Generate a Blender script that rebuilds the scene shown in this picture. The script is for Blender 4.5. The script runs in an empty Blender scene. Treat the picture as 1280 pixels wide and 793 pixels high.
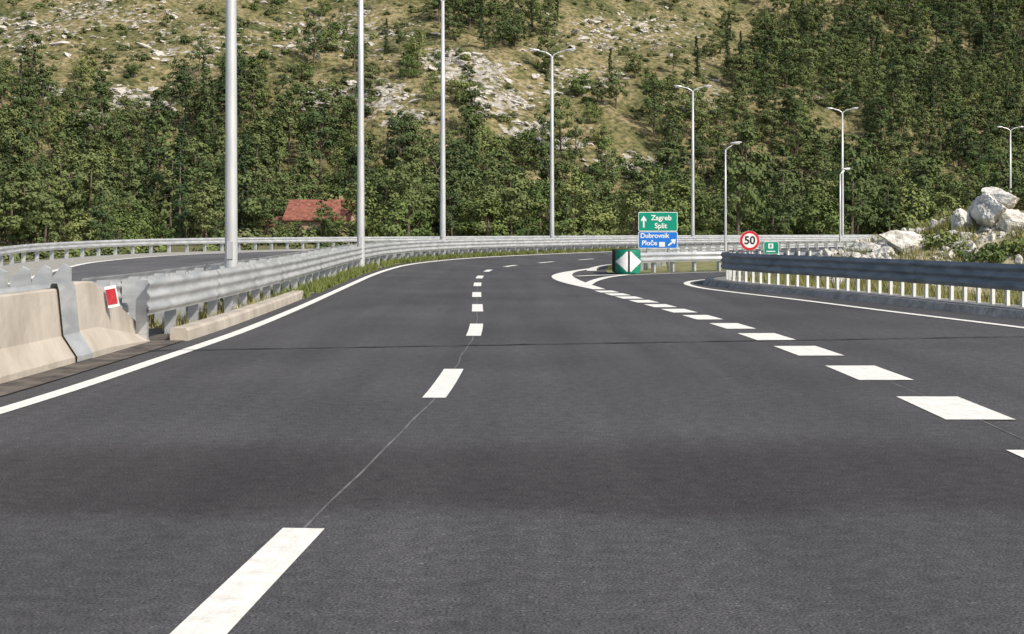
import bpy, math, random, bisect, bmesh
import numpy as np
from mathutils import Vector, noise, Matrix
random.seed(7); rng=np.random.default_rng(7)
scene=bpy.context.scene
F=1714.0; H=1.62; HY=290.0
# ------------------------------------------------------------------ helpers
def link(o,parent=None):
    scene.collection.objects.link(o)
    if parent: o.parent=parent
    return o
class MB:
    def __init__(s): s.v=[]; s.f=[]; s.m=[]
    def add(s,vs,fs,m=0):
        b=len(s.v); s.v.extend([tuple(v) for v in vs]); s.f.extend([tuple(i+b for i in f) for f in fs]); s.m.extend([m]*len(fs))
    def box(s,c,d,rz=0,m=0,M=None):
        vs=[]
        for z in(-.5,.5):
            for x,y in((-.5,-.5),(.5,-.5),(.5,.5),(-.5,.5)):
                vs.append(Vector((x*d[0],y*d[1],z*d[2])))
        R=M if M else Matrix.Rotation(rz,3,'Z')
        vs=[R@v+Vector(c) for v in vs]
        s.add(vs,[(3,2,1,0),(4,5,6,7),(0,1,5,4),(1,2,6,5),(2,3,7,6),(3,0,4,7)],m)
    def tube(s,pts,rad,n=8,m=0,cap=True):
        rings=[]
        for i,p in enumerate(pts):
            p=Vector(p)
            a=Vector(pts[max(i-1,0)]); b=Vector(pts[min(i+1,len(pts)-1)])
            t=(b-a).normalized(); up=Vector((0,0,1)) if abs(t.z)<.9 else Vector((1,0,0))
            x=t.cross(up).normalized(); y=t.cross(x)
            rings.append([p+(x*math.cos(2*math.pi*k/n)+y*math.sin(2*math.pi*k/n))*rad[i] for k in range(n)])
        vs=[v for r in rings for v in r]; fs=[]
        for i in range(len(pts)-1):
            for k in range(n):
                fs.append((i*n+k,i*n+(k+1)%n,(i+1)*n+(k+1)%n,(i+1)*n+k))
        if cap: fs.append(tuple(range(n-1,-1,-1))); fs.append(tuple((len(pts)-1)*n+k for k in range(n)))
        s.add(vs,fs,m)
    def obj(s,name,mats,parent=None,smooth=False,do_link=True):
        me=bpy.data.meshes.new(name); me.from_pydata(s.v,[],s.f)
        for m in mats: me.materials.append(m)
        me.polygons.foreach_set('material_index',s.m)
        if smooth: me.polygons.foreach_set('use_smooth',[True]*len(s.f))
        me.update()
        o=bpy.data.objects.new(name,me)
        if do_link: link(o,parent)
        return o
def catmull(pts,step=1.0):
    P=[Vector(p) for p in pts]; P=[P[0]*2-P[1]]+P+[P[-1]*2-P[-2]]
    out=[]
    for i in range(1,len(P)-2):
        p0,p1,p2,p3=P[i-1:i+3]; L=(p2-p1).length; n=max(1,int(round(L/step)))
        a=.5; t0=0; t1=t0+max((p1-p0).length,1e-4)**a; t2=t1+max((p2-p1).length,1e-4)**a; t3=t2+max((p3-p2).length,1e-4)**a
        for k in range(n):
            t=t1+(t2-t1)*k/n
            A1=p0*((t1-t)/(t1-t0))+p1*((t-t0)/(t1-t0)); A2=p1*((t2-t)/(t2-t1))+p2*((t-t1)/(t2-t1)); A3=p2*((t3-t)/(t3-t2))+p3*((t-t2)/(t3-t2))
            B1=A1*((t2-t)/(t2-t0))+A2*((t-t0)/(t2-t0)); B2=A2*((t3-t)/(t3-t1))+A3*((t-t1)/(t3-t1))
            out.append(B1*((t2-t)/(t2-t1))+B2*((t-t1)/(t2-t1)))
    out.append(P[-2]); return out
def normals(p):
    n=[]
    for i in range(len(p)):
        t=(p[min(i+1,len(p)-1)]-p[max(i-1,0)]); t=Vector((t.x,t.y)).normalized(); n.append(Vector((-t.y,t.x)))
    return n
def sm(x): x=max(0,min(1,x)); return x*x*(3-2*x)
# ------------------------------------------------------------------ materials
def mat(name): 
    m=bpy.data.materials.new(name); m.use_nodes=True; nt=m.node_tree; return m,nt,nt.nodes['Principled BSDF']
def N(nt,t,**k):
    n=nt.nodes.new(t)
    for a,b in k.items(): setattr(n,a,b)
    return n
def noisy(name,c1,c2,scale=5,detail=5,rough=.8,metal=0,bump=0,bscale=None,lo=.35,hi=.65,stretch=None,spec=.3):
    m,nt,b=mat(name); L=nt.links
    tc=N(nt,'ShaderNodeTexCoord'); mp=N(nt,'ShaderNodeMapping'); L.new(tc.outputs['Object'],mp.inputs[0])
    if stretch: mp.inputs['Scale'].default_value=stretch
    no=N(nt,'ShaderNodeTexNoise'); no.inputs['Scale'].default_value=scale; no.inputs['Detail'].default_value=detail; L.new(mp.outputs[0],no.inputs[0])
    cr=N(nt,'ShaderNodeValToRGB'); cr.color_ramp.elements[0].position=lo; cr.color_ramp.elements[1].position=hi
    cr.color_ramp.elements[0].color=(*c1,1); cr.color_ramp.elements[1].color=(*c2,1)
    L.new(no.outputs[0],cr.inputs[0]); L.new(cr.outputs[0],b.inputs['Base Color'])
    b.inputs['Roughness'].default_value=rough; b.inputs['Metallic'].default_value=metal; b.inputs['Specular IOR Level'].default_value=spec
    if bump:
        n2=N(nt,'ShaderNodeTexNoise'); n2.inputs['Scale'].default_value=bscale or scale*4; n2.inputs['Detail'].default_value=3; L.new(tc.outputs['Object'],n2.inputs[0])
        bp=N(nt,'ShaderNodeBump'); bp.inputs['Strength'].default_value=bump; bp.inputs['Distance'].default_value=.05; L.new(n2.outputs[0],bp.inputs['Height']); L.new(bp.outputs[0],b.inputs['Normal'])
    return m
def asphalt(name,k=1.0,band=True):
    m,nt,b=mat(name); L=nt.links
    tc=N(nt,'ShaderNodeTexCoord')
    def noi(sc,det,st=None):
        mp=N(nt,'ShaderNodeMapping'); L.new(tc.outputs['Object'],mp.inputs[0])
        if st: mp.inputs['Scale'].default_value=st
        n=N(nt,'ShaderNodeTexNoise'); n.inputs['Scale'].default_value=sc; n.inputs['Detail'].default_value=det; L.new(mp.outputs[0],n.inputs[0]); return n.outputs[0]
    def rng_(s,a,c,lo,hi,smooth=False):
        r=N(nt,'ShaderNodeMapRange'); r.inputs[1].default_value=a; r.inputs[2].default_value=c; r.inputs[3].default_value=lo; r.inputs[4].default_value=hi
        if smooth: r.interpolation_type='SMOOTHSTEP'
        L.new(s,r.inputs[0]); return r.outputs[0]
    def mul(a,c,op='MULTIPLY'):
        q=N(nt,'ShaderNodeMath',operation=op); L.new(a,q.inputs[0])
        if isinstance(c,(int,float)): q.inputs[1].default_value=c
        else: L.new(c,q.inputs[1])
        return q.outputs[0]
    v=rng_(noi(70,3),.3,.7,.30,1.75)
    v=mul(v,rng_(noi(.25,4),.3,.7,.80,1.16))
    v=mul(v,rng_(noi(1.5,3,(1,.05,1)),.3,.7,.84,1.14))
    v=mul(v,rng_(noi(9,4),.3,.7,.8,1.2))
    v=mul(v,rng_(noi(28,1),.68,.74,1.0,1.8)); v=mul(v,rng_(noi(3.1,3),.26,.34,.75,1.0))
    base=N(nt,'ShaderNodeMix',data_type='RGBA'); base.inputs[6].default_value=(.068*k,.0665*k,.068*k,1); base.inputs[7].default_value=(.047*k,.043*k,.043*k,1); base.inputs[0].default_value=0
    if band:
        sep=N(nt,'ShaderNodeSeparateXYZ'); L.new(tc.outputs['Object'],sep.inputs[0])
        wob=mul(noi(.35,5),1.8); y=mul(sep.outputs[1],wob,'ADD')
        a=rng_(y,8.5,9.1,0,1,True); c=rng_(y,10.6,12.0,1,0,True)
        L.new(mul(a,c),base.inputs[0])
    col=N(nt,'ShaderNodeMix',data_type='RGBA',blend_type='MULTIPLY'); col.inputs[0].default_value=1
    cmb=N(nt,'ShaderNodeCombineColor'); 
    for i in range(3): L.new(v,cmb.inputs[i])
    L.new(base.outputs[2],col.inputs[6]); L.new(cmb.outputs[0],col.inputs[7]); L.new(col.outputs[2],b.inputs['Base Color'])
    b.inputs['Roughness'].default_value=.82; b.inputs['Specular IOR Level'].default_value=.3
    bp=N(nt,'ShaderNodeBump'); bp.inputs['Strength'].default_value=.5; bp.inputs['Distance'].default_value=.01; L.new(noi(100,2),bp.inputs['Height']); L.new(bp.outputs[0],b.inputs['Normal'])
    return m
M_asph=asphalt('asphalt'); M_asph2=asphalt('asphalt_ramp'); M_asph3=asphalt('asphalt_sunlit',1.5,False)  # last one, opposite carriageway: glancing sun put in as a lighter colour
M_paint=noisy('road_paint',(.62,.60,.54),(.80,.79,.73),9,7,.7,bump=.15,lo=.25,hi=.6)
M_seam=noisy('seam_light',(.09,.09,.09),(.2,.2,.19),3)
M_tar=noisy('tar_joint',(.018,.018,.02),(.05,.05,.05),8)
M_conc=noisy('concrete',(.33,.29,.24),(.52,.47,.40),1.8,8,.9,bump=.3,lo=.28,hi=.72,stretch=(1,1,.5))
M_conc2=noisy('concrete_kerb',(.18,.18,.17),(.31,.30,.28),3,8,.9,bump=.25)
M_grit=noisy('dirty_asphalt_edge',(.05,.045,.042),(.15,.13,.11),3,7,.95,bump=.3)
M_galv=noisy('galvanised_steel',(.40,.42,.43),(.58,.59,.59),1.6,6,.45,.35,stretch=(1,1,4),spec=.5)
M_galvd=noisy('galvanised_shaded',(.16,.18,.20),(.27,.29,.31),1.6,6,.55,.3,stretch=(1,1,4),spec=.5)  # ramp beam steel: shade on its road side put into a darker colour
M_postw=noisy('post_steel_light',(.62,.62,.58),(.75,.75,.70),3,4,.5,.1)
M_pole=noisy('pole_steel',(.50,.51,.52),(.62,.63,.63),3,4,.4,.3,stretch=(1,1,.3),spec=.5)
M_dirt=noisy('verge_soil',(.11,.125,.04),(.27,.25,.12),1.6,7,.95,bump=.5)
M_gravel=noisy('gravel_shoulder',(.25,.24,.21),(.38,.37,.33),6,6,.95,bump=.3)
M_ground=noisy('meadow',(.07,.09,.03),(.20,.17,.08),.35,7,.95)
M_rock=noisy('limestone',(.25,.235,.205),(.57,.54,.48),1.6,6,.9,bump=.6,bscale=5,lo=.3,hi=.6)
M_bould=noisy('limestone_boulder',(.30,.28,.24),(.68,.66,.60),2.4,8,.9,bump=.7,bscale=9,lo=.28,hi=.55)
M_bark=noisy('bark',(.09,.07,.055),(.18,.145,.11),6,2)
def flat(name,c,r=.5,mt=0):
    return noisy(name,tuple(x*.92 for x in c),tuple(min(1,x*1.06) for x in c),4,4,r,mt)
M_green=flat('sign_green',(.0,.27,.17)); M_blue=flat('sign_blue',(.01,.17,.62)); M_white=flat('sign_white',(.8,.8,.78)); M_red=flat('sign_red',(.6,.02,.03)); M_black=flat('sign_black',(.02,.02,.02)); M_cgreen=flat('cushion_green',(.01,.20,.12))
M_rred=noisy('reflector_red',(.34,.02,.03),(.48,.04,.05),12,5,.4)
M_lens=flat('lamp_lens',(.6,.6,.6),.3)
def foliage(name,a,mid,b2):
    m,nt,b=mat(name); L=nt.links
    oi=N(nt,'ShaderNodeObjectInfo'); geo=N(nt,'ShaderNodeNewGeometry')
    def ns(sc,d):
        no=N(nt,'ShaderNodeTexNoise'); no.inputs['Scale'].default_value=sc; no.inputs['Detail'].default_value=d; L.new(geo.outputs['Position'],no.inputs[0]); return no.outputs[0]
    def ma(x,k,y=None):
        q=N(nt,'ShaderNodeMath',operation='MULTIPLY_ADD'); L.new(x,q.inputs[0]); q.inputs[1].default_value=k
        if y is None: q.inputs[2].default_value=0
        else: L.new(y,q.inputs[2])
        return q.outputs[0]
    v=ma(oi.outputs['Random'],.6,ma(ns(1.0,1),.25,ma(ns(.035,1),.5)))
    cr=N(nt,'ShaderNodeValToRGB'); e=cr.color_ramp.elements; e[0].position=.32; e[1].position=1.0; e[0].color=(*a,1); e[1].color=(*b2,1); q=e.new(.62); q.color=(*mid,1)
    L.new(v,cr.inputs[0])
    df=N(nt,'ShaderNodeBsdfDiffuse'); L.new(cr.outputs[0],df.inputs[0]); nt.nodes.remove(b); L.new(df.outputs[0],nt.nodes['Material Output'].inputs[0])
    return m
M_pine=foliage('pine_needles',(.052,.078,.038),(.10,.135,.054),(.155,.182,.072))
M_cyp=foliage('cypress_leaves',(.034,.056,.034),(.046,.074,.038),(.07,.095,.042))
M_leaf=foliage('broad_leaves',(.075,.115,.040),(.13,.175,.060),(.21,.235,.088))
M_scrub=foliage('scrub_leaves',(.07,.095,.042),(.13,.15,.068),(.21,.205,.10))
M_grassb=foliage('grass_blades',(.11,.15,.04),(.19,.20,.07),(.34,.30,.13))
# ------------------------------------------------------------------ road reference curve (lane divider)
Cpts=[(-3.6,-25),(-2.4,-10),(-1.6,0),(-1.26,5.5),(-1.1,8),(-.76,13.35),(-.67,17),(-.60,21.4),(-.62,24),(-.73,29),(-.9,35),(-1.07,42.7),(-1.15,48),(-1.08,54.5),(-.75,60.4),(.5,67.7),(3.2,77),(7.5,88),(17.5,107),(36,131),(60,154),(90,177),(128,200),(170,220)]
C=catmull(Cpts,1.0); CN=normals(C)
S=[0]
for i in range(1,len(C)): S.append(S[-1]+(C[i]-C[i-1]).length)
def s_at_y(y):
    for i in range(1,len(C)):
        if C[i].y>=y: 
            t=(y-C[i-1].y)/(C[i].y-C[i-1].y); return S[i-1]+t*(S[i]-S[i-1])
    return S[-1]
S30=s_at_y(30);S75=s_at_y(75);S0=s_at_y(0)
def zrel(o,s):
    e=sm((s-S30)/(S75-S30)); return e*(.06*min(max(o,0),4.4)+.012*max(o-4.4,0))
def CP(s,o,dz=0):
    i=min(max(bisect.bisect_right(S,s)-1,0),len(S)-2); t=(s-S[i])/(S[i+1]-S[i])
    p=C[i].lerp(C[i+1],t); n=CN[i].lerp(CN[i+1],t).normalized(); q=p+n*o
    return Vector((q.x,q.y,zrel(o,s)+dz))
def srange(a,b,step):
    n=max(1,int(math.ceil((b-a)/step))); return [a+(b-a)*i/n for i in range(n+1)]
def strip(mb,s0,s1,offs,dz=0,step=1.0,m=0):
    ss=srange(s0,s1,step); vs=[];fs=[]
    for s in ss:
        oo=offs(s) if callable(offs) else offs
        k=len(oo)
        for o in oo:
            d=dz
            if isinstance(o,tuple): o,d=o
            vs.append(CP(s,o,d))
    for i in range(len(ss)-1):
        for j in range(k-1):
            fs.append((i*k+j,i*k+j+1,(i+1)*k+j+1,(i+1)*k+j))
    mb.add(vs,fs,m)
def pstrip(mb,path,w,z,m=0):
    n=normals(path); vs=[];fs=[]
    for i,(p,q) in enumerate(zip(path,n)):
        ww=w(i/(len(path)-1)) if callable(w) else w
        vs+= [(p.x+q.x*ww/2,p.y+q.y*ww/2,z),(p.x-q.x*ww/2,p.y-q.y*ww/2,z)]
    for i in range(len(path)-1): fs.append((2*i,2*i+1,2*i+3,2*i+2))
    mb.add(vs,fs,m)
SE=S[-1]-2; Y=s_at_y
# ground
mb=MB(); mb.add([(-2500,-600,-.08),(2500,-600,-.08),(2500,3000,-.08),(-2500,3000,-.08)],[(0,1,2,3)]); mb.obj('ground',[M_ground])
# roads
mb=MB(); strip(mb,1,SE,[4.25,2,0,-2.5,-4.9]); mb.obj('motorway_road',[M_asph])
Rline=[(12.6,-6),(11.9,1),(10.7,10),(9.5,18),(8.63,23.1),(7.6,28.3),(6.8,32.7),(5.97,36.5),(5.44,39.7),(5.5,43.2),(6.2,45.7),(7.8,48.0),(10.6,50.1),(16,52.9),(24,56),(40,61)]
Rrail=[(15.5,-5),(14.3,5),(12.4,14),(10.9,21),(9.9,26.5),(8.9,31.5),(7.9,35.8),(6.9,39.3),(6.5,42),(7.0,44.3),(8.4,46.5),(11,48.5),(16.4,51.3),(24.4,54.4),(40,59.4)]
RL=catmull(Rline,.8); RR=catmull(Rrail,.6); RN=normals(RR)
def outpoly(name,pts,z,m):
    me=bpy.data.meshes.new(name)
    bm=bmesh.new(); f=bm.faces.new([bm.verts.new((p[0],p[1],z)) for p in pts]); bmesh.ops.triangulate(bm,faces=[f]); bm.normal_update()
    for f in bm.faces:
        if f.normal.z<0: f.normal_flip()
    bm.to_mesh(me); bm.free(); me.materials.append(m); return link(bpy.data.objects.new(name,me))
left=[(3.0,-20),(3.0,10),(2.9,20),(2.0,30),(1.4,40),(1.6,50),(2.4,54),(4.6,52.6),(5.2,53.6),(7.5,56.0),(11,58.0),(17,61.0),(26,64.4),(40,69)]
right=[(p.x,p.y) for p in reversed(RR)]+[(16,-20)]
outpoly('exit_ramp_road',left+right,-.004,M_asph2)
def outer(s):
    y=s-S0
    return 15.5+5.5*sm((y-30)/40)
mb=MB(); strip(mb,1,SE,lambda s:[outer(s)-2.6,9,6.3],.004); mb.obj('opposite_carriageway_road',[M_asph3])
mb=MB(); strip(mb,1,SE,lambda s:[outer(s)+.6,outer(s)-2.6],.006); mb.obj('hard_shoulder_pavement',[M_gravel])
mb=MB(); strip(mb,1,SE,lambda s:[(outer(s)+7,-.6-zrel(outer(s)+7,s)),(outer(s)+2.2,-.1),(outer(s)+.6,0)]); mb.obj('embankment_verge',[M_dirt])
mb=MB(); strip(mb,Y(34.5),SE,[6.3,5.2,4.25],.01); mb.obj('median_verge',[M_dirt])
mb=MB(); strip(mb,1,Y(34.5),[6.3,5.2,4.25],.01); mb.obj('median_pavement',[M_grit])
mb=MB(); strip(mb,Y(59),SE,[(-4.9,.01),(-6.4,.01),(-9,-.25)]); mb.obj('inner_verge',[M_dirt])
gore=[(3.2,55.5),(4.5,53.3),(5.2,53.9),(7.5,56.3),(11,58.3),(17,61.3),(26,64.7),(40,69.3),(60,80),(30,85),(13,80),(7.6,70),(5.2,64),(4.2,60)]
outpoly('gore_verge',gore,-.01,M_dirt)
# markings
mb=MB()
strip(mb,1,SE,[3.9,3.7],.006)
for s0,l in [(Y(4.2),Y(7.47)-Y(4.2)),(Y(13.35),2.8),(Y(21.3),2.8),(Y(27.8),2.8),(Y(34.0),2.7),(Y(40.8),2.8)]+[(Y(47.5)+8.0*k,2.9) for k in range(16)]:
    strip(mb,s0,s0+l,[.115,-.115],.006,.7)
strip(mb,Y(57),SE,lambda s:[-4.1,-4.3-.22*(1-sm((s-Y(58))/8))],.008)
strip(mb,1,SE,[6.95,6.8],.012); strip(mb,1,SE,lambda s:[outer(s)-2.5,outer(s)-2.75],.014)
RD=[(3.95,9.35,1.6),(4.05,12.62,1.65),(4.08,15.75,1.6),(4.02,18.65,1.5),(3.92,21.15,1.4),(3.78,23.55,1.4),(3.6,25.95,1.35),(3.42,28.1,1.3),(3.24,30,1.25),(3.06,31.9,1.2),(2.88,33.7,1.2),(2.72,35.4,1.2),(2.56,37.1,1.2),(4.0,6.1,1.6),(3.9,2.9,1.6)]
RDs=sorted(RD,key=lambda r:r[1])
for i,(x,y,l) in enumerate(RDs):
    a=RDs[max(i-1,0)]; b=RDs[min(i+1,len(RDs)-1)]; t=Vector((b[0]-a[0],b[1]-a[1])).normalized()
    w=.60 if y<22 else .5
    pstrip(mb,[Vector((x,y))-t*l/2,Vector((x,y))+t*l/2],w,.006)
cres=catmull([(2.45,38.4),(2.1,42),(1.85,46),(1.85,50.5),(2.25,54.5),(2.95,58),(3.75,61)],.7)
pstrip(mb,cres,lambda t:(.35+.45*math.sin(math.pi*t*1.25)) if t<.8 else .35,.012)
pstrip(mb,catmull([(2.2,41),(2.7,45),(3.5,49),(4.3,51.2)],.7),.3,.016)
pstrip(mb,catmull([(2.3,49.5),(3.2,50.6),(4.4,51.4)],.5),.35,.020)
pstrip(mb,catmull([(4.3,51.2),(6,53.2),(8,55),(11,56.9),(17,60),(26,63.4),(40,68)],.8),.18,.006)
pstrip(mb,RL,.2,.006)
mb.obj('road_markings',[M_paint])
mb=MB(); strip(mb,1,Y(52),lambda s:[.009+.03*noise.noise(Vector((s*.8,0,0))),-.007+.03*noise.noise(Vector((s*.8,0,0)))],.0035,.5)
pts=catmull([(r[0],r[1]) for r in RDs],.8); pstrip(mb,pts,.016,.0035); mb.obj('pavement_seam',[M_seam])
mb=MB(); jp=[Vector((x,18.7+(x+4.5)*.2+.05*noise.noise(Vector((x*2.5,0,0))))) for x in np.arange(-5.2,9.3,.12)]
pstrip(mb,jp,lambda t:.07+.04*math.sin(t*90)*math.sin(t*37),.0105)
mb.obj('expansion_joint',[M_tar])
# ------------------------------------------------------------------ guardrails
def beam_profile(z0,z1,n,side,amp=.045):
    pr=[]; k=10*n
    for i in range(k+1):
        t=i/k; u=-side*amp*(.5-.5*math.cos(2*math.pi*n*t)); pr.append((u,z0+(z1-z0)*t))
    return pr
def sweep(mb,P,Nn,pr,m=0,closed=False):
    vs=[];fs=[]
    for i,(p,n) in enumerate(zip(P,Nn)):
        q=pr(i/(len(P)-1)) if callable(pr) else pr
        for u,v in q: vs.append((p.x+n.x*u,p.y+n.y*u,p.z+v))
    kk=len(q)
    for i in range(len(P)-1):
        for j in range(kk if closed else kk-1):
            j2=(j+1)%kk; fs.append((i*kk+j,(i+1)*kk+j,(i+1)*kk+j2,i*kk+j2))
    if closed: fs.append(tuple(range(kk))); fs.append(tuple((len(P)-1)*kk+j for j in reversed(range(kk))))
    mb.add(vs,fs,m)
def path3(s0,s1,o,step=1):
    oo=o if callable(o) else (lambda s:o)
    return [CP(s,oo(s)) for s in srange(s0,s1,step)]
def guardrail(P,side,z0,z1,n,spacing,mats,pw=.10,postdepth=.16,name='guardrail',pmat=1,splice=4.0):
    mb=MB(); Nn=normals([Vector((p.x,p.y)) for p in P])
    sweep(mb,P,Nn,beam_profile(z0,z1,n,side))
    acc=0; nx_=splice
    for i in range(1,len(P)):
        d=(P[i]-P[i-1]).length
        if acc+d>=nx_:
            t=(P[i]-P[i-1]).normalized(); nn=Vector((Nn[i].x,Nn[i].y,0)); a=P[i]-nn*side*.006-t*.17; b=P[i]-nn*side*.006+t*.17
            sweep(mb,[a,b],[Nn[i],Nn[i]],beam_profile(z0-.004,z1+.004,n,side,.05)); nx_+=splice
        acc+=d
    nb=len(mb.f)
    acc=0; nxt=.4
    for i in range(1,len(P)):
        d=(P[i]-P[i-1]).length
        while acc+d>=nxt:
            t=(nxt-acc)/d; p=P[i-1].lerp(P[i],t); nn=Nn[i]; a=math.atan2(nn.y,nn.x)
            zt=z1-.03; jt=random.uniform(-.012,.012)
            c=p+Vector((nn.x,nn.y,0))*side*(.10+postdepth/2)
            mb.box((c.x,c.y,p.z+zt/2-.05+jt),(postdepth,pw,zt+.1),a+jt*3,pmat)
            c2=p+Vector((nn.x,nn.y,0))*side*.05
            mb.box((c2.x,c2.y,p.z+(z0+z1)/2),(.1,pw*1.3,(z1-z0)*.7),a,0)
            nxt+=spacing
        acc+=d
    o=mb.obj(name,mats,smooth=False)
    me=o.data
    sf=[True]*nb+[False]*(len(me.polygons)-nb); me.polygons.foreach_set('use_smooth',sf); return o
guardrail(path3(Y(19.6),SE,4.62),1,.42,.95,3,1.6,[M_galv,M_galv])
guardrail(path3(Y(19.6),SE,5.55),-1,.42,.95,3,1.6,[M_galv,M_galv])
guardrail(path3(Y(14),SE,outer),1,.45,.80,2,2,[M_galv,M_galv])
guardrail(path3(Y(59),SE,-5.2),-1,.42,.78,2,2,[M_galv,M_galv])
def to3(p,z=0): return [Vector((q.x,q.y,z)) for q in p]
guardrail(to3(catmull([(4.75,53.3),(6.2,55.2),(7.5,56.5),(11,58.5),(17,61.5),(26,65),(40,70)],.8)),1,.4,.8,2,1.33,[M_galv,M_galv])
guardrail(to3(catmull([(4.55,53.6),(5.3,58),(6.3,63),(7.5,67)],.8)),-1,.4,.8,2,1.33,[M_galv,M_galv])
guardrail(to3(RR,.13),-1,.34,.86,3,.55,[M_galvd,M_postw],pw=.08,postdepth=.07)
mb=MB(); n=normals(RR)
def kerbprof(t):
    t=sm((t-.2)/.5); return [(.75-.15*t,-.1),(.75-.15*t,.0),(.62-.1*t,.15),(-.45,.15),(-.45,-.1)]
sweep(mb,to3(RR),n,kerbprof); mb.obj('ramp_kerb',[M_conc2])
mb=MB()
P=path3(Y(20.3),Y(33.5),4.36,1.0)
for i in range(0,len(P)-1,3):
    seg=P[i:i+4]
    if len(seg)<2: continue
    seg[-1]=seg[-1].lerp(seg[-2],.03)
    sweep(mb,seg,normals([Vector((p.x,p.y)) for p in seg]),[(-.16,-.05),(-.15,.15),(-.12,.19),(.10,.19),(.11,-.05)],closed=True)
mb.obj('concrete_plinth',[M_conc])
# concrete barrier
jersey=[(-.32,-.02),(-.32,.08),(-.15,.34),(-.09,.90),(-.07,.92),(.07,.92),(.09,.90),(.15,.34),(.32,.08),(.32,-.02)]
bar=bpy.data.objects.new('concrete_barrier',None); link(bar)
edges=[-16,-12,-8,-4,0,4,8,12,17.0]
for i in range(len(edges)-1):
    mb=MB(); P=path3(Y(edges[i])+.012,Y(edges[i+1])-.012,5.02,1); sweep(mb,P,normals([Vector((p.x,p.y)) for p in P]),jersey,closed=True); mb.obj('segment_%d'%i,[M_conc],bar)
mb=MB(); P=path3(Y(17.0)+.012,Y(20.1),5.0,.3)
def term(t): k=1.06-.72*max(0,(t-.35)/.65); return [(u*(1-.1*t),v*k) for u,v in jersey]
sweep(mb,P,normals([Vector((p.x,p.y)) for p in P]),term,closed=True); mb.obj('terminal',[M_conc],bar)
mb=MB(); P=path3(Y(16.75),Y(17.35),5.0,.3)
sweep(mb,P,normals([Vector((p.x,p.y)) for p in P]),[(-.335,.02),(-.335,.085),(-.165,.345),(-.108,.905),(-.085,.985),(.09,.985)]); mb.obj('joint_plate',[M_galv],bar)
mb=MB(); q=CP(Y(18.6),4.82); R=Matrix.Rotation(math.radians(-11),3,'Y')@Matrix.Rotation(math.radians(14),3,'Z')
pc=Vector((q.x+.02,q.y-.05,.74)); mb.box(pc,(.15,.02,.29),M=R,m=0); mb.box(pc+Vector((0,-.016,.0)),(.13,.01,.21),M=R,m=1); mb.box(pc+Vector((-.02,.04,-.08)),(.04,.06,.12),m=2)
mb.obj('red_reflector',[M_white,M_rred,M_galv],bar)
# toothed rail behind the concrete barrier
mb=MB(); P=path3(Y(-12),Y(19.0),5.62,1); Nn=normals([Vector((p.x,p.y)) for p in P]); sweep(mb,P,Nn,beam_profile(.52,.93,2,1))
for s in srange(Y(-12),Y(19.3),.8):
    q=CP(s,5.66); nn=CP(s,6.66)-CP(s,5.66); nn.z=0; nn.normalize(); t=Vector((nn.y,-nn.x,0))
    prof=[(-.04,.0),(.20,0),(.20,.98),(.05,1.17),(-.04,1.12)]
    vs=[q+nn*a+Vector((0,0,b))+t*k for k in(-.05,.05) for a,b in prof]
    mb.add(vs,[(4,3,2,1,0),(5,6,7,8,9)]+[(i,(i+1)%5,5+(i+1)%5,5+i) for i in range(5)])
P=path3(Y(-12),Y(19.0),5.98,1); sweep(mb,P,normals([Vector((p.x,p.y)) for p in P]),beam_profile(.52,.93,2,-1))
mb.obj('guardrail',[M_galv])
# ------------------------------------------------------------------ lamps
def lamp(x,y,z,h,double=True,r=.15,ang=0,span=1.5):
    mb=MB(); mb.tube([(0,0,-.2),(0,0,.4),(0,0,h*.5),(0,0,h-.3)],[r,r*.98,r*.78,r*.52],12)
    mb.tube([(0,0,-.1),(0,0,.06)],[r*1.9,r*1.9],12); mb.box((0,-r*.93,1.2),(.12,.04,.35))
    for sgn in ((1,-1) if double else (1,)):
        mb.tube([(0,0,h-.6),(sgn*.08,0,h-.25),(sgn*.4,0,h-.05),(sgn*(span-.55),0,h+.08)],[.05,.05,.045,.04],8)
        hx=sgn*(span-.65)
        pr=[(0,.045,.05),(.12,.10,.07),(.35,.15,.09),(.6,.14,.075),(.75,.06,.03)]
        vs=[];fs=[];n=10
        for dx,wy,hz_ in pr:
            for k in range(n):
                a=2*math.pi*k/n; vs.append((hx+sgn*dx,wy*math.cos(a),h+.09+dx*.1+hz_*math.sin(a)*(1 if math.sin(a)>0 else .6)))
        for i in range(len(pr)-1):
            for k in range(n): fs.append((i*n+k,i*n+(k+1)%n,(i+1)*n+(k+1)%n,(i+1)*n+k))
        fs.append(tuple(range(n))); fs.append(tuple((len(pr)-1)*n+k for k in range(n)))
        mb.add(vs,fs,0); mb.box((hx+sgn*.42,0,h+.07),(.4,.2,.05),m=1)
    o=mb.obj('street_lamp',[M_pole,M_lens],smooth=False); o.location=(x,y,z); o.rotation_euler=(0,0,ang)
    for i,pg in enumerate(o.data.polygons): pg.use_smooth = len(pg.vertices)==4 and i<36
    return o
for px,d,h,r in [(289,27.6,13.4,.135),(451,52.5,13.4,.155),(553.5,73.5,14.0,.165),(690,92,13.4,.16),(866,115,13.4,.16),(1053,135.5,13.4,.16),(1263,159.5,13.4,.16)]:
    lamp((px-640)/F*d,d,.3 if d>60 else .05,h,True,r)
lamp(13.7,88,0,7.2,False,.09,0,.95); lamp(26.8,112,0,6.65,False,.09,math.radians(20),.9)
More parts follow.
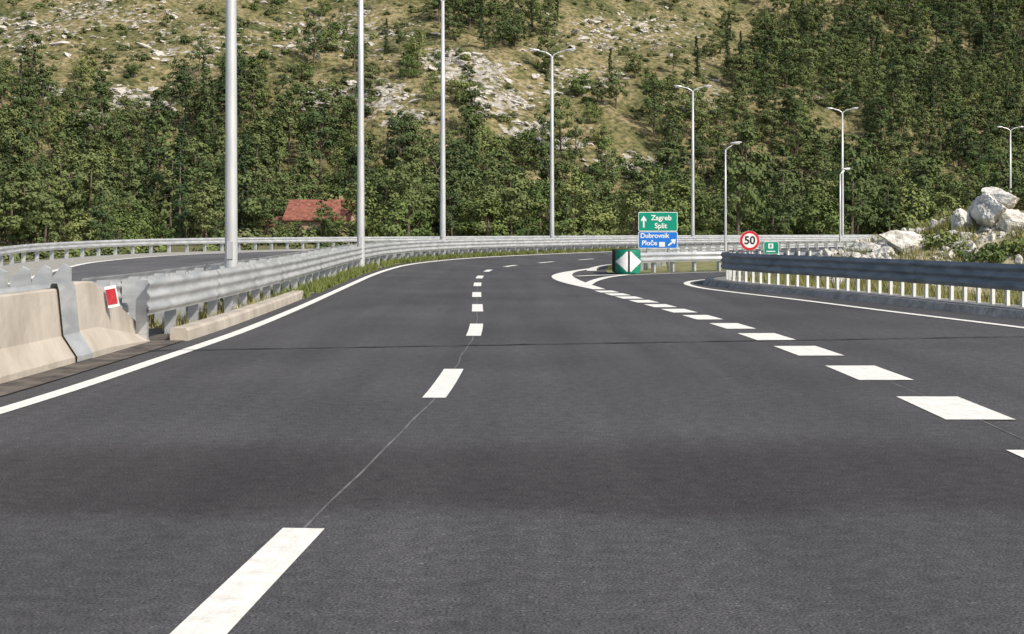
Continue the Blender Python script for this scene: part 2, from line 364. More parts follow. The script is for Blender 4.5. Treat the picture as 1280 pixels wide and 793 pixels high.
# ------------------------------------------------------------------ signs
def text(body,size,loc,m,parent,name,align='CENTER'):
    cu=bpy.data.curves.new(name,'FONT'); cu.body=body; cu.size=size; cu.align_x=align; cu.align_y='CENTER'; cu.extrude=.002; cu.offset=.006*size/.3
    cu.materials.append(m); o=bpy.data.objects.new(name,cu); link(o,parent); o.location=loc; o.rotation_euler=(math.pi/2,0,0); return o
def empty(name,loc): e=bpy.data.objects.new(name,None); link(e); e.location=loc; return e
def rrect(mb,cx,cz,w,h,r,y0,y1,m):
    pts=[]
    for (sx,sz,a0) in((1,1,0),(-1,1,90),(-1,-1,180),(1,-1,270)):
        for k in range(5):
            a=math.radians(a0+k*22.5); pts.append((cx+sx*(w/2-r)+r*math.cos(a),cz+sz*(h/2-r)+r*math.sin(a)))
    n=len(pts); vs=[(x,y0,z) for x,z in pts]+[(x,y1,z) for x,z in pts]
    mb.add(vs,[tuple(range(n)),tuple(range(2*n-1,n-1,-1))]+[(i,(i+1)%n,n+(i+1)%n,n+i) for i in range(n)],m)
def arrow(mb,cx,cz,L,w,ang,y,m):
    base=[(-w/2,-L/2),(w/2,-L/2),(w/2,L*.1),(w*1.6,L*.0),(w*1.6,L*.16),(0,L/2),(-w*1.6,L*.16),(-w*1.6,0),(-w/2,L*.1)]
    c,s=math.cos(ang),math.sin(ang)
    vs=[(cx+x*c-z*s,y,cz+x*s+z*c) for x,z in base]; mb.add(vs,[tuple(range(len(vs)))],m)
d=58.; sg=empty('direction_sign',(6.17,d,0)); W=1.66
zt=H+25*d/F; zm=H+0.6*d/F; zb=H-21*d/F
mb=MB(); rrect(mb,0,(zt+zm)/2,W,zt-zm-.015,.07,-.03,.0,0); rrect(mb,0,(zt+zm)/2,W-.05,zt-zm-.065,.05,-.036,-.031,1)
rrect(mb,0,(zm+zb)/2,W,zm-zb-.015,.07,-.03,.0,0); rrect(mb,0,(zm+zb)/2,W-.05,zm-zb-.065,.05,-.036,-.031,2)
arrow(mb,-.6,(zt+zm)/2,.5,.07,0,-.040,0); arrow(mb,.6,(zm+zb)/2-.1,.42,.07,-math.pi/3.6,-.040,0)
rrect(mb,.17,zb+.18,.24,.2,.02,-.044,-.040,0)
mb.obj('panel',[M_white,M_green,M_blue],sg)
text('Zagreb',.30,(.14,-.042,zt-.26),M_white,sg,'text_zagreb'); text('Split',.30,(.12,-.042,zt-.60),M_white,sg,'text_split')
text('Dubrovnik',.28,(-.14,-.042,zm-.19),M_white,sg,'text_dubrovnik'); text('Ploče',.28,(-.36,-.042,zm-.5),M_white,sg,'text_ploce')
mb=MB(); mb.tube([(.45,.05,-.1),(.45,.05,zt-.1)],[.05,.05],10); mb.tube([(-.45,.05,-.1),(-.45,.05,zt-.1)],[.05,.05],10); mb.obj('posts',[M_galv],sg,smooth=True)
d=44.4; sg=empty('speed_limit_sign',((937-640)/F*d,d,0)); zc=H-11*d/F
def disc(mb,r,y,m,y1=None,n=40):
    vs=[(r*math.cos(2*math.pi*k/n),y,zc+r*math.sin(2*math.pi*k/n)) for k in range(n)]
    if y1 is None: mb.add(vs,[tuple(range(n))],m)
    else:
        vs+=[(v[0],y1,v[2]) for v in vs]; mb.add(vs,[tuple(range(n)),tuple(range(2*n-1,n-1,-1))]+[(i,(i+1)%n,n+(i+1)%n,n+i) for i in range(n)],m)
mb=MB(); disc(mb,.32,-.02,0,.0); disc(mb,.315,-.024,1); disc(mb,.235,-.028,0); mb.obj('disc',[M_white,M_red],sg)
text('50',.36,(0,-.034,zc),M_black,sg,'digits'); mb=MB(); mb.tube([(0,.04,-.1),(0,.04,zc+.25)],[.032,.032],10); mb.obj('post',[M_galv],sg,smooth=True)
d=46.2; sg=empty('route_sign',((964-640)/F*d,d,0)); zc=H-20*d/F
mb=MB(); rrect(mb,0,zc,.5,.42,.04,-.02,0,0); rrect(mb,0,zc,.47,.39,.03,-.026,-.022,1); rrect(mb,-.02,zc+.06,.17,.17,.02,-.032,-.028,0); rrect(mb,-.02,zc-.12,.3,.035,.01,-.032,-.028,0); mb.obj('panel',[M_white,M_green],sg)
text('8',.14,(-.02,-.036,zc+.06),M_green,sg,'digit'); mb=MB(); mb.tube([(0,.04,-.1),(0,.04,zc+.15)],[.03,.03],10); mb.obj('post',[M_galv],sg,smooth=True)
# crash cushion
cc=empty('crash_cushion',(4.42,52.2,0)); mb=MB(); nA=40; nZ=24; R=.48; Hc=.90; vs=[]
for j in range(nZ+1):
    for i in range(nA+1):
        a=math.pi+math.pi*i/nA; bulge=1-.06*(abs(2*j/nZ-1)**4)
        vs.append((R*bulge*math.cos(a),R*bulge*math.sin(a)*.8,.04+Hc*j/nZ))
b=len(mb.v); mb.v.extend(vs)
for j in range(nZ):
    for i in range(nA):
        u=math.cos(math.pi+math.pi*(i+.5)/nA); v=(j+.5)/nZ*2-1
        w=abs(u)*.95+abs(v)*1.0<.98; mb.f.append(tuple(b+k for k in (j*(nA+1)+i,j*(nA+1)+i+1,(j+1)*(nA+1)+i+1,(j+1)*(nA+1)+i))); mb.m.append(1 if (w and abs(u)>.07) else (2 if w else 0))
mb.box((0,1.0,.5),(.92,2.0,.84),m=0)
top=[(R*.94*math.cos(math.pi+math.pi*i/nA),R*.94*.8*math.sin(math.pi+math.pi*i/nA),.04+Hc) for i in range(nA+1)]; mb.add(top,[tuple(range(nA+1))],0)
for k in range(4): mb.box((0,.35+k*.45,.5),(.97,.05,.88),m=2)
mb.obj('body',[M_cgreen,M_white,M_black],cc)
# ------------------------------------------------------------------ hillside
def y0f(x): return 198+.5*min(140,max(0,x+10))
def hz(x,y):
    t=y-y0f(x)
    if t<=0: return -.7
    b=.45*t*t/60 if t<30 else .45*(t-15)
    a=min(1,t/40); return -.3+b+a*(9*noise.noise(Vector((x/70,y/70,3)))+3.5*noise.noise(Vector((x/20,y/20,7)))+1.2*noise.noise(Vector((x/6,y/6,1))))
def proj(x,y,z): return 640+F*x/y, HY-F*(z-H)/y
rocks=[(175,128,55,18),(120,150,26,12),(400,125,45,18),(470,122,55,22),(505,148,38,16),(600,92,50,24),(625,130,48,20),(655,165,38,18),(700,180,44,10),(790,207,66,16),(20,40,90,30),(130,15,100,22),(250,55,90,24),(560,75,45,16),(1120,5,30,6),(60,115,34,10),(780,40,100,26),(420,40,100,30),(880,120,50,20),(720,100,60,22)]
soft=(10,11,12,16,17,18,19)
def rockness(px,py):
    r=0
    for i,(cx,cy,a,b_) in enumerate(rocks):
        q=((px-cx)/a)**2+((py-cy)/b_)**2
        r=max(r,(.9 if i not in soft else .5)*max(0,1.25-q*.8))
    return min(1,r)
xs=np.concatenate([np.arange(-420,-190,8),np.arange(-190,210,2.2),np.arange(210,460,8)]); ys=np.concatenate([np.arange(150,460,2.2),np.arange(460,1000,12)])
vs=[];ra=[]
for y in ys:
    for x in xs:
        z=hz(x,y); vs.append((x,y,z)); px,py=proj(x,y,z); ra.append(rockness(px,py))
nx=len(xs); fs=[(j*nx+i,j*nx+i+1,(j+1)*nx+i+1,(j+1)*nx+i) for j in range(len(ys)-1) for i in range(nx-1)]
m,nt,b=mat('hillside_grass_and_rock'); L=nt.links
tc=N(nt,'ShaderNodeTexCoord'); at=N(nt,'ShaderNodeAttribute',attribute_name='rock')
def nz(sc,det=5):
    n=N(nt,'ShaderNodeTexNoise'); n.inputs['Scale'].default_value=sc; n.inputs['Detail'].default_value=det; L.new(tc.outputs['Object'],n.inputs[0]); return n.outputs[0]
def ramp(s,cols):
    r=N(nt,'ShaderNodeValToRGB'); el=r.color_ramp.elements
    while len(el)<len(cols): el.new(.5)
    for e,(p,c) in zip(el,cols): e.position=p; e.color=(*c,1)
    L.new(s,r.inputs[0]); return r.outputs[0]
g=ramp(nz(.12,5),[(.32,(.10,.11,.05)),(.46,(.18,.165,.08)),(.58,(.275,.23,.13)),(.72,(.22,.19,.105))])
g2=ramp(nz(.9,6),[(.38,(.42,.48,.40)),(.60,(1.12,1.10,1.05))])
mx=N(nt,'ShaderNodeMix',data_type='RGBA',blend_type='MULTIPLY'); mx.inputs[0].default_value=1; L.new(g,mx.inputs[6]); L.new(g2,mx.inputs[7])
rk=ramp(nz(.9,4),[(.3,(.19,.18,.155)),(.5,(.36,.34,.30)),(.7,(.50,.48,.43))])
ad=N(nt,'ShaderNodeMath',operation='MULTIPLY_ADD'); L.new(at.outputs['Fac'],ad.inputs[0]); ad.inputs[1].default_value=.28; L.new(nz(.55,7),ad.inputs[2])
fr=N(nt,'ShaderNodeMapRange'); L.new(ad.outputs[0],fr.inputs[0]); fr.inputs[1].default_value=.70; fr.inputs[2].default_value=.76
m2=N(nt,'ShaderNodeMix',data_type='RGBA'); L.new(fr.outputs[0],m2.inputs[0]); L.new(mx.outputs[2],m2.inputs[6]); L.new(rk,m2.inputs[7]); L.new(m2.outputs[2],b.inputs['Base Color']); b.inputs['Roughness'].default_value=.95; b.inputs['Specular IOR Level'].default_value=.1
bp=N(nt,'ShaderNodeBump'); bp.inputs['Strength'].default_value=.9; bp.inputs['Distance'].default_value=1.2; L.new(nz(.8,4),bp.inputs['Height']); L.new(bp.outputs[0],b.inputs['Normal'])
me=bpy.data.meshes.new('hillside'); me.from_pydata(vs,[],fs); at_=me.attributes.new('rock','FLOAT','POINT'); at_.data.foreach_set('value',ra); me.materials.append(m); me.polygons.foreach_set('use_smooth',[True]*len(fs)); link(bpy.data.objects.new('hillside',me))
# ------------------------------------------------------------------ trees
def leaves(V,Fc,Mi,centers,n,size,m,rs,flatten=.8,jit=.4,crown=None):
    for (c,r) in centers:
        d=rs.normal(size=(n,3)); d/=np.linalg.norm(d,axis=1)[:,None]
        rad=r*rs.random((n,1))**.35; p=np.array(c)+d*rad*np.array([1,1,flatten])
        nn=d*.7+jit*rs.normal(size=(n,3))
        if crown is not None:
            co=p-np.array(crown[0]); co[:,2]*=crown[1]; co/=np.linalg.norm(co,axis=1)[:,None]+1e-6; nn+=co*.9
        nn[:,2]+=.25; nn/=np.linalg.norm(nn,axis=1)[:,None]
        a=np.cross(nn,rs.normal(size=(n,3))); a/=np.linalg.norm(a,axis=1)[:,None]; b_=np.cross(nn,a)
        s=size*(.6+.8*rs.random((n,1))); k=s*(.45+.4*rs.random((n,1)))
        q=np.stack([p-a*s,p-b_*k,p+a*s*.9,p+b_*k],axis=1).reshape(-1,3)
        base=len(V); V.extend(map(tuple,q)); Fc.extend([(base+4*i,base+4*i+1,base+4*i+2,base+4*i+3) for i in range(n)]); Mi.extend([m]*n)
def make_tree(name,kind,seed,link_=False):
    rs=np.random.default_rng(seed); mb=MB(); cs=[]
    def rnd(a,b_): return a+(b_-a)*rs.random()
    if kind=='pine':
        h=rnd(7.5,10.5); lean=rnd(-1,1); lean2=rnd(-.6,.6); RW=rnd(2.6,3.6); pk=rnd(.42,.62)
        tp=lambda t:np.array([lean*t*t,lean2*t*t,h*t])
        mb.tube([tp(t) for t in(0,.3,.6,.92)],[.2,.16,.1,.03],6)
        for k in range(34):
            t=rnd(.24,1); R=RW*math.sqrt(max(.02,1-abs((t-pk)/.56)**2))*rnd(.3,1.02); a=rnd(0,6.28)
            c=tp(t)+np.array([R*math.cos(a),R*math.sin(a),rnd(-.2,.5)]); 
            if k%3==0: mb.tube([tp(max(.1,t-.12)),(tp(t-.05)+c)/2,c],[.07,.05,.02],4,cap=False)
            cs.append((c,rnd(.6,1.2)))
        cs.append((tp(1.0),.6)); n=48; sz=.21; mi=M_pine; fl=.6; cr=((lean*.3,lean2*.3,h*.45),.6)
    elif kind=='cone':
        h=rnd(10,12.5); mb.tube([(0,0,0),(0,0,h*.5),(0,0,h*.97)],[.2,.12,.02],6)
        for k in range(48):
            t=rnd(.06,1); R=(2.6*(1-t)**.8+.15)*rnd(.4,1.15); a=rnd(0,6.28); c=(R*math.cos(a),R*math.sin(a),h*t)
            if k%3==0: mb.tube([(0,0,h*t+.3),c],[.05,.02],4,cap=False)
            cs.append((c,rnd(.45,.9)*(1.15-t*.5)))
        n=34; sz=.21; mi=M_pine; fl=.7; cr=((0,0,h*.35),.3)
    elif kind=='cypress':
        h=rnd(10,13); mb.tube([(0,0,0),(0,0,h*.9)],[.16,.03],6)
        for k in range(36):
            t=k/36+.02; R=.75*math.sin(math.pi*min(1,t*.85+.12))**.7*rnd(.2,.8); a=rnd(0,6.28); cs.append(((R*math.cos(a),R*math.sin(a),h*t+.4),rnd(.45,.65)*(1.1-t*.7)))
        n=34; sz=.17; mi=M_cyp; fl=1.4; cr=((0,0,h*.4),.15)
    elif kind=='broad':
        h=rnd(4.5,7.5); mb.tube([(0,0,0),(.1,0,h*.35),(0,.1,h*.6)],[.16,.12,.05],6)
        for k in range(34):
            a=rnd(0,6.28); t=rnd(.1,1); R=2.9*math.sin(math.pi*min(1,.2+t*.68))*rnd(.3,1.08); c=np.array([R*math.cos(a),R*math.sin(a),h*t*.95])
            if k%3==0: mb.tube([(0,0,h*.3),c],[.06,.02],4,cap=False)
            cs.append((c,rnd(.6,1.1)))
        n=44; sz=.20; mi=M_leaf; fl=.8; cr=((0,0,h*.35),.9)
    elif kind=='bush':
        mb.tube([(0,0,-.3),(0,0,.8)],[.06,.03],5)
        for k in range(12):
            a=rnd(0,6.28); R=rnd(0,1.2); cs.append(((R*math.cos(a),R*math.sin(a),rnd(.2,1.5)*(1-R*.4)),rnd(.4,.7)))
        n=34; sz=.18; mi=[M_pine,M_scrub,M_leaf,M_scrub][seed%4]; fl=.8; cr=((0,0,.4),1)
    leaves(mb.v,mb.f,mb.m,cs,n,sz,1,rs,fl,.42,cr)
    return mb.obj(name,[M_bark,mi],do_link=link_)
col=bpy.data.collections.new('forest_tree_variants'); kinds=[]
for kind,nm,cnt in(('pine','a_pine_tree',7),('cone','b_conifer_tree',3),('cypress','c_cypress_tree',2),('broad','d_broadleaf_tree',4),('bush','e_shrub',4)):
    for k in range(cnt):
        o=make_tree('%s_%d'%(nm,k),kind,100+k,False); col.objects.link(o); kinds.append(kind)
idxof={k:[i for i,q in enumerate(kinds) if q==k] for k in set(kinds)}
def scatter(name,pts,collection):
    me=bpy.data.meshes.new(name); me.from_pydata([p[0] for p in pts],[],[])
    a=me.attributes.new('idx','INT','POINT'); a.data.foreach_set('value',[p[1] for p in pts])
    a=me.attributes.new('rot','FLOAT_VECTOR','POINT'); a.data.foreach_set('vector',[c for p in pts for c in p[2]])
    a=me.attributes.new('scl','FLOAT_VECTOR','POINT'); a.data.foreach_set('vector',[c for p in pts for c in p[3]])
    o=bpy.data.objects.new(name,me); link(o)
    ng=bpy.data.node_groups.new(name+'_scatter','GeometryNodeTree'); ng.interface.new_socket(name='Geometry',in_out='INPUT',socket_type='NodeSocketGeometry'); ng.interface.new_socket(name='Geometry',in_out='OUTPUT',socket_type='NodeSocketGeometry')
    gi=ng.nodes.new('NodeGroupInput'); go=ng.nodes.new('NodeGroupOutput'); ip=ng.nodes.new('GeometryNodeInstanceOnPoints'); ci=ng.nodes.new('GeometryNodeCollectionInfo')
    ci.inputs['Collection'].default_value=collection; ci.inputs['Separate Children'].default_value=True; ci.inputs['Reset Children'].default_value=True
    def na(n,t): q=ng.nodes.new('GeometryNodeInputNamedAttribute'); q.data_type=t; q.inputs['Name'].default_value=n; return q.outputs['Attribute']
    ng.links.new(gi.outputs[0],ip.inputs['Points']); ng.links.new(ci.outputs[0],ip.inputs['Instance']); ip.inputs['Pick Instance'].default_value=True
    ng.links.new(na('idx','INT'),ip.inputs['Instance Index']); ng.links.new(na('rot','FLOAT_VECTOR'),ip.inputs['Rotation']); ng.links.new(na('scl','FLOAT_VECTOR'),ip.inputs['Scale']); ng.links.new(ip.outputs[0],go.inputs[0])
    md=o.modifiers.new('scatter','NODES'); md.node_group=ng; return o
def treep(px,py,n1,n2):
    rr=rockness(px,py)
    if rr>.55 and not px>1000: return .24,'bushy'
    j=n1*40
    if py>226+j*.4: return .88,('dark' if px<400 else 'mixed')
    if px<370: 
        return (.84 if n2>-.3 else .4,'dark') if py>124+j else ((.5,'scrub') if py>80+j*.5 else (.38,'bushy'))
    if px<560: return (.74 if n2>-.25 else .3,'pine') if py>158+j else ((.5,'scrub') if py>66 else (.38,'bushy'))
    if px<700:
        if 18<py<72 and px<668 and px>545: return .85,'dark'
        return (.78,'mixed') if py>180+j*.6 else (.42,'scrub')
    if px<900:
        if py>140+j: return (.74 if n2>-.18 else .25),'pine'
        if py>95+j*.4: return .36,'scrub'
        return .22,'bushy'
    lim=18+90*max(0,1-(px-900)/110)
    if 1115<px<1180 and 222<py<250: return .1,'bushy'
    if n2<-.28 and px<1080: return .35,'scrub'
    return (.86,'pine' if n1<.0 else 'dark') if py>lim+j*.5 or px>1080 else (.4,'scrub')
pts=[]; 
def far_from_road(x,y):
    for i in range(0,len(C),4):
        if (C[i].x-x)**2+(C[i].y-y)**2<29**2: return False
    return True
hx,hy=-26.6,193
def pick(pal):
    r=random.random()
    if pal=='dark': return 'cone' if r<.30 else 'pine' if r<.76 else 'cypress' if r<.88 else 'broad'
    if pal=='pine': return 'pine' if r<.74 else 'cone' if r<.78 else 'broad' if r<.96 else 'cypress'
    if pal=='mixed': return 'broad' if r<.5 else 'pine' if r<.8 else 'cone' if r<.84 else 'bush'
    if pal=='scrub': return 'bush' if r<.6 else 'broad' if r<.76 else 'pine' if r<.97 else 'cypress'
    return 'bush' if r<.93 else 'broad' if r<.96 else 'pine'
st=4.5
for yy in np.arange(158,520,st):
    for xx in np.arange(-215,235,st):
        x=xx+random.uniform(-.5,.5)*st; y=yy+random.uniform(-.5,.5)*st
        if abs(x)/y>.5: continue
        z=max(hz(x,y),-.08); px,py=proj(x,y,z)
        n1=noise.noise(Vector((x/16,y/16,11))); n2=noise.noise(Vector((x/11,y/11,21)))
        p,pal=treep(px,py,n1,n2)
        if py<-50: continue
        if y<y0f(x)+6:
            if not far_from_road(x,y): continue
            if y<168 and random.random()<.6: continue
        if abs(x-hx)<8 and 140<y<200:
            if y<186 and random.random()<.5: pts.append(((x,y,z-.1),random.choice(idxof['bush']),(0,0,random.uniform(0,6.28)),(1.3,1.3,1.3)))
            continue
        if random.random()>p: 
            if random.random()<.5 and z>.5:
                s=random.uniform(.3,.9); pts.append(((x,y,z-.1),random.choice(idxof['bush']),(0,0,random.uniform(0,6.28)),(s,s,s*.8)))
            continue
        k=pick(pal); s=random.uniform(.62,1.25)*(.90 if y>260 else 1)
        if k=='bush': s=random.uniform(.4,1.4)
        pts.append(((x,y,z-.15),random.choice(idxof[k]),(random.uniform(-.06,.06),random.uniform(-.06,.06),random.uniform(0,6.28)),(s*random.uniform(.85,1.2),s*random.uniform(.85,1.2),s*random.uniform(.8,1.15))))
        if pal in('bushy','scrub') and random.random()<.8:
            for _ in range(2):
                s=random.uniform(.25,.8); x2=x+random.uniform(-2.5,2.5); y2=y+random.uniform(-2.5,2.5); pts.append(((x2,y2,hz(x2,y2)-.1),random.choice(idxof['bush']),(0,0,random.uniform(0,6.28)),(s,s,s*.8)))
for i in range(420):
    s=random.uniform(Y(40),SE-5); o=outer(s)+random.uniform(7,14); p=CP(s,o); k=random.uniform(.35,1.0)
    pts.append(((p.x,p.y,-.3),random.choice(idxof['bush']),(0,0,random.uniform(0,6.28)),(k,k,k*.8)))
for i in range(16):
    k=random.uniform(.42,.6); pts.append(((hx-8.5+i*1.05+random.uniform(-.4,.4),hy-random.uniform(5.5,8.5),-.1),random.choice(idxof['broad']),(0,0,random.uniform(0,6.28)),(k,k,k*random.uniform(.8,1.0))))
pts.append(((-25.6,hy-9,-.1),idxof['cone'][0],(0,0,1),(.62,.62,.64))); pts.append(((-24.2,hy-9.5,-.1),idxof['pine'][2],(0,0,1),(.45,.45,.6))); pts.append(((hx-6.3,hy-8,-.1),idxof['pine'][1],(0,0,2),(.7,.7,.6)))
pts.append(((hx+6.6,hy-6,-.1),idxof['cone'][1],(0,0,2),(.8,.8,.75)))
scatter('forest',pts,col)
# rocks
def rock_mesh(name,seed,sub=2,mat_=None,rough=.14):
    rs=np.random.default_rng(seed); bm=bmesh.new(); bmesh.ops.create_icosphere(bm,subdivisions=sub,radius=1)
    pl=[(Vector(rs.normal(size=3)).normalized(),rs.uniform(.4,.75)) for _ in range(12)]
    sc=Vector((rs.uniform(.8,1.35),rs.uniform(.7,1.1),rs.uniform(.6,.95)))
    for v in bm.verts:
        c=v.co.copy()
        for n_,d_ in pl:
            k=c.dot(n_)
            if k>d_: c-=n_*(k-d_)
        q=c+Vector((seed,0,0))
        c*=1+rough*noise.noise(q*2.2)+rough*.5*abs(noise.noise(q*5))+(.3*rough*noise.noise(q*12) if sub>3 else 0)
        v.co=Vector((c.x*sc.x,c.y*sc.y,c.z*sc.z))*1.2
    me=bpy.data.meshes.new(name); bm.to_mesh(me); bm.free(); me.materials.append(mat_ or M_rock); return bpy.data.objects.new(name,me)
rc=bpy.data.collections.new('rock_variants')
for k in range(6): rc.objects.link(rock_mesh('rock_variant_%d'%k,k+3,3,None,.3))
rp=[]
tries=0
while len(rp)<2300 and tries<160000:
    tries+=1; y=random.uniform(205,440); x=random.uniform(-.42,.42)*y; z=hz(x,y); px,py=proj(x,y,z); r=rockness(px,py)
    n2=noise.noise(Vector((x/4.5,y/4.5,5)))
    base=.05 if (py<125 and px<900) else .010
    if random.random()<(r*.5 if n2>.05 else r*.07)+base*(1 if n2>-.1 else .2):
        s=random.uniform(.22,.65) if random.random()<.82 else random.uniform(.65,1.5)
        if r<.25: s*=.75
        rp.append(((x,y,z-s*.1),random.randrange(6),(random.uniform(-.4,.4),random.uniform(-.4,.4),random.uniform(0,6.28)),(s*1.4,s,s*.8)))
scatter('rock_outcrop',rp,rc)
# ------------------------------------------------------------------ house
M_roof=noisy('roof_tiles',(.17,.065,.045),(.32,.13,.09),2,8,.9,bump=.5,bscale=8); M_wall=noisy('house_plaster',(.42,.29,.20),(.55,.40,.28),2,5,.9); M_win=flat('window_glass',(.03,.035,.04),.1)
hs=empty('brick_house',(hx,hy,-.08)); hs.rotation_euler=(0,0,math.radians(-6))
mb=MB(); mb.box((0,0,1.75),(9,7,3.5)); mb.add([(-4.5,-3.5,3.5),(-4.5,3.5,3.5),(-4.5,0,5.9),(4.5,-3.5,3.5),(4.5,3.5,3.5),(4.5,0,5.9)],[(0,1,2),(5,4,3)]); mb.box((-6.3,-.5,1.2),(3.4,5,2.4)); mb.obj('walls',[M_wall],hs)
mb=MB()
for sg_ in(-1,1): 
    mb.add([(-4.8,sg_*4.0,3.25),(4.8,sg_*4.0,3.25),(4.8,0,6.1),(-4.8,0,6.1),(-4.8,sg_*4.0,3.4),(4.8,sg_*4.0,3.4),(4.8,0,6.25),(-4.8,0,6.25)],[(0,1,2,3),(4,5,6,7),(0,1,5,4),(0,3,7,4),(1,2,6,5)])
mb.add([(-8.3,-3.3,2.6),(-4.52,-3.3,2.6),(-4.52,2.2,3.9),(-8.3,2.2,3.9)],[(0,1,2,3)]); mb.obj('roof',[M_roof],hs)
mb=MB()
for wx in(-2.8,0,2.8): mb.box((wx,-3.52,1.9),(1.0,.1,1.2))
mb.obj('windows',[M_win],hs); mb=MB(); mb.box((1.4,-3.53,1.05),(1,.12,2.1)); mb.obj('door',[M_bark],hs); mb=MB(); mb.box((2.5,.8,6.1),(.6,.6,1.3)); mb.obj('chimney',[M_wall],hs)
# ------------------------------------------------------------------ rocky mound
def mz(x,y):
    base=float(np.interp(x,[8.7,9.5,10.2,11.4,12.9,14.2,15.8,20,25,33],[0,.55,.95,1.3,1.65,2.15,2.6,2.85,2.2,0]))
    fy=math.exp(-((y-43.0-(x-14)*.1)/4.6)**4)
    return -.15+base*fy+(.24*noise.noise(Vector((x/1.4,y/1.4,2)))+.10*noise.noise(Vector((x*2,y*2,2))))*min(1,base)*fy
gx=np.arange(8.2,36,.2); gy=np.arange(35,50.5,.2); vs=[(x,y,mz(x,y)) for y in gy for x in gx]; nx=len(gx)
mb=MB(); mb.add(vs,[(j*nx+i,j*nx+i+1,(j+1)*nx+i+1,(j+1)*nx+i) for j in range(len(gy)-1) for i in range(nx-1)])
M_mound=noisy('mound_soil',(.13,.145,.055),(.42,.37,.27),.9,8,.95,bump=.7,bscale=6,lo=.42,hi=.62); mb.obj('rocky_mound',[M_mound],smooth=True)
bs=[(1133,.50),(1236,.72),(1208,.42),(1266,.42),(1192,.28),(1082,.42),(1104,.28),(1152,.26),(1062,.28),(1172,.24),(1250,.5),(1118,.26)]
for i,(px,s) in enumerate(bs):
    d=40.0+(i%3)*.6; x=(px-640)/F*d; z=mz(x,d)
    if i==10: d=41.6; x=(px-640)/F*d; z=mz(x,d)+.25
    o=rock_mesh('boulder',20+i,5,M_bould,.18); link(o); o.location=(x,d,max(z+s*.38,0)); o.scale=(s*1.05,s*.9,s*1.0); o.rotation_euler=(random.uniform(-.3,.3),random.uniform(-.3,.3),random.uniform(0,6))
rp=[]
rc2=bpy.data.collections.new('rubble_variants')
for k in range(5): rc2.objects.link(rock_mesh('rubble_stone_%d'%k,k+40,2,M_bould,.25))
for i in range(3600):
    x=random.triangular(9.0,17,10.6); y=random.uniform(37.5,46); 
    if noise.noise(Vector((x/1.5,y/1.5,9)))<(-.1 if x<12.5 else .1): continue
    s=random.uniform(.03,.10) if random.random()<.9 else random.uniform(.10,.22)
    rp.append(((x,y,mz(x,y)+s*.3),random.randrange(5),(random.uniform(-1,1),random.uniform(-1,1),random.uniform(0,6)),(s*1.2,s,s)))
scatter('rubble',rp,rc2)
def near_bush(x,y,z,w,h,seed,n=60,cl=46):
    rs=np.random.default_rng(seed); mb=MB(); cs=[]
    for k in range(cl):
        a=rs.uniform(0,6.28); R=w*math.sqrt(rs.random()); t=rs.random(); c=np.array([R*math.cos(a),R*math.sin(a),h*t*(1-.5*(R/w)**2)]); cs.append((c,rs.uniform(.16,.3)))
        if k%2==0: mb.tube([(0,0,-.2),c*.5,c],[.03,.02,.008],4,cap=False)
    leaves(mb.v,mb.f,mb.m,cs,n,.055,1,rs,.8); o=mb.obj('bush',[M_bark,M_pine if seed%2 else M_leaf]); o.location=(x,y,z)
near_bush(16.1,41.8,mz(16.1,41.8)-.1,1.1,1.3,1); near_bush(17.9,42.5,mz(17.9,42.5),1.2,1.5,3); near_bush(12.5,40.0,mz(12.5,40.0)-.15,.55,.4,2,50,24); near_bush(13.3,39.2,mz(13.3,39.2)-.15,.8,.45,6,50,28); near_bush(14.6,39.0,mz(14.6,39.0)-.1,.6,.4,8,50,24)
# ------------------------------------------------------------------ grass
def grass(name,gen,n,hmin,hmax,w=.012):
    V=[];Fc=[]
    for i in range(n):
        q=gen()
        if q is None: continue
        x,y,z=q; a=random.uniform(0,6.28); h=random.uniform(hmin,hmax); l=random.uniform(-.5,.5)*h; l2=random.uniform(-.5,.5)*h
        b_=len(V); ww=w*random.uniform(.7,1.6); V+= [(x-ww*math.cos(a),y-ww*math.sin(a),z),(x+ww*math.cos(a),y+ww*math.sin(a),z),(x+l,y+l2,z+h)]; Fc.append((b_,b_+1,b_+2))
    me=bpy.data.meshes.new(name); me.from_pydata(V,[],Fc); me.materials.append(M_grassb); link(bpy.data.objects.new(name,me))
Y32,Y110,Y59,Y20=Y(32),Y(110),Y(59),Y(20)
def g1():
    s=random.uniform(Y32,Y110); o=random.uniform(4.15,4.75) if random.random()<.6 else random.uniform(4.75,6.2)
    if noise.noise(Vector((s/2.2,o*1.5,0)))<-.15: return None
    return CP(s,o)
grass('median_grass',g1,34000,.05,.28,.018)
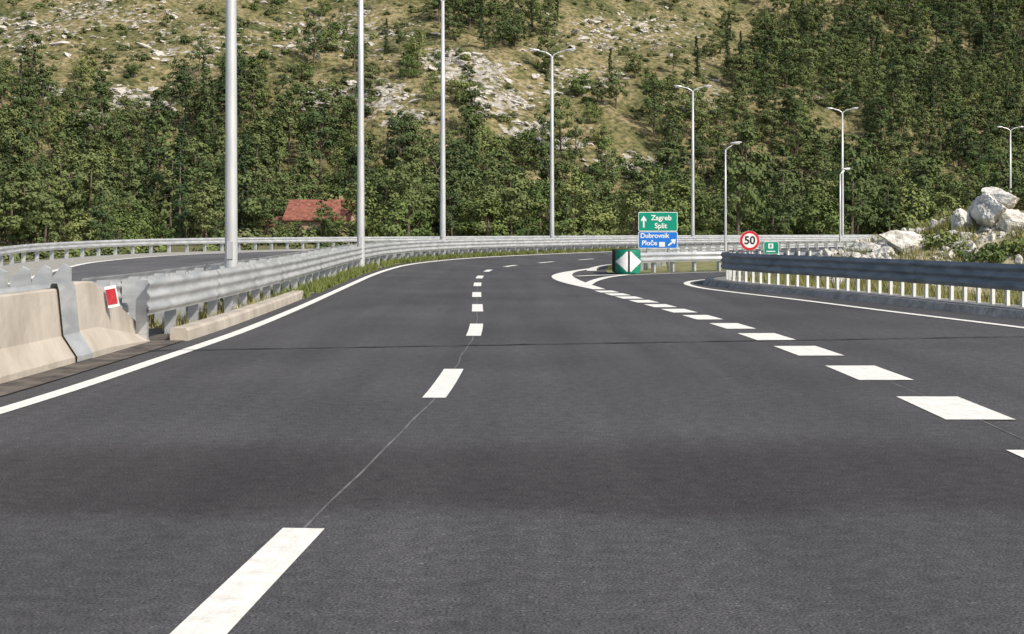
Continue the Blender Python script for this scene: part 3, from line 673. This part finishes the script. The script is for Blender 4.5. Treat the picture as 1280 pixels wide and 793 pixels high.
def g5():
    s=random.uniform(Y20,Y32+2); o=random.uniform(4.5,6.2)
    if noise.noise(Vector((s/1.2,o*1.5,0)))<.05: return None
    return CP(s,o)
grass('median_weeds',g5,6000,.05,.3,.012)
def g2():
    i=random.randrange(5,len(RR)-25); p=RR[i]; n_=RN[i]; o=random.uniform(.5,2.6); x,y=p.x-n_.x*o,p.y-n_.y*o
    return (x+random.uniform(-.3,.3),y+random.uniform(-.3,.3),-.08)
grass('roadside_grass',g2,22000,.12,.5,.015)
def g3():
    x=random.uniform(9,24); y=random.uniform(37,46)
    if noise.noise(Vector((x/1.2,y/1.2,4)))<(.12 if x<12.3 else -.1): return None
    return (x,y,mz(x,y)-.02)
grass('mound_grass',g3,42000,.1,.40,.013)
def g4():
    return CP(random.uniform(Y59,Y59+60),random.uniform(-6.6,-4.95),-.02)
grass('inner_grass',g4,9000,.06,.3,.02)
# ------------------------------------------------------------------ light, sky, camera
el=math.radians(42); hd=Vector((.72,-.69)).normalized()
sd=Vector((hd.x*math.cos(el),hd.y*math.cos(el),math.sin(el)))
ld=bpy.data.lights.new('sun','SUN'); ld.energy=4.1; ld.angle=math.radians(.5); ld.color=(1,.94,.84); lo=bpy.data.objects.new('sun',ld); link(lo); lo.rotation_euler=(-sd).to_track_quat('-Z','Y').to_euler()
w=bpy.data.worlds.new('World'); scene.world=w; w.use_nodes=True; nt=w.node_tree; sk=nt.nodes.new('ShaderNodeTexSky'); sk.sky_type='NISHITA'; sk.sun_disc=False; sk.sun_elevation=el; sk.sun_rotation=math.atan2(hd.x,hd.y); sk.dust_density=3
nt.links.new(sk.outputs[0],nt.nodes['Background'].inputs[0]); nt.nodes['Background'].inputs[1].default_value=.15
cd=bpy.data.cameras.new('camera'); cam=bpy.data.objects.new('camera',cd); link(cam); cam.location=(0,0,H); cam.rotation_euler=(math.pi/2,0,0); cd.sensor_width=36; cd.lens=36*F/1280; cd.shift_y=-(396.5-HY)/1280; cd.clip_end=5000; cd.clip_start=.1
scene.camera=cam
scene.view_settings.view_transform='Standard'; scene.view_settings.look='None'; scene.view_settings.exposure=0
print('trees',len(pts))
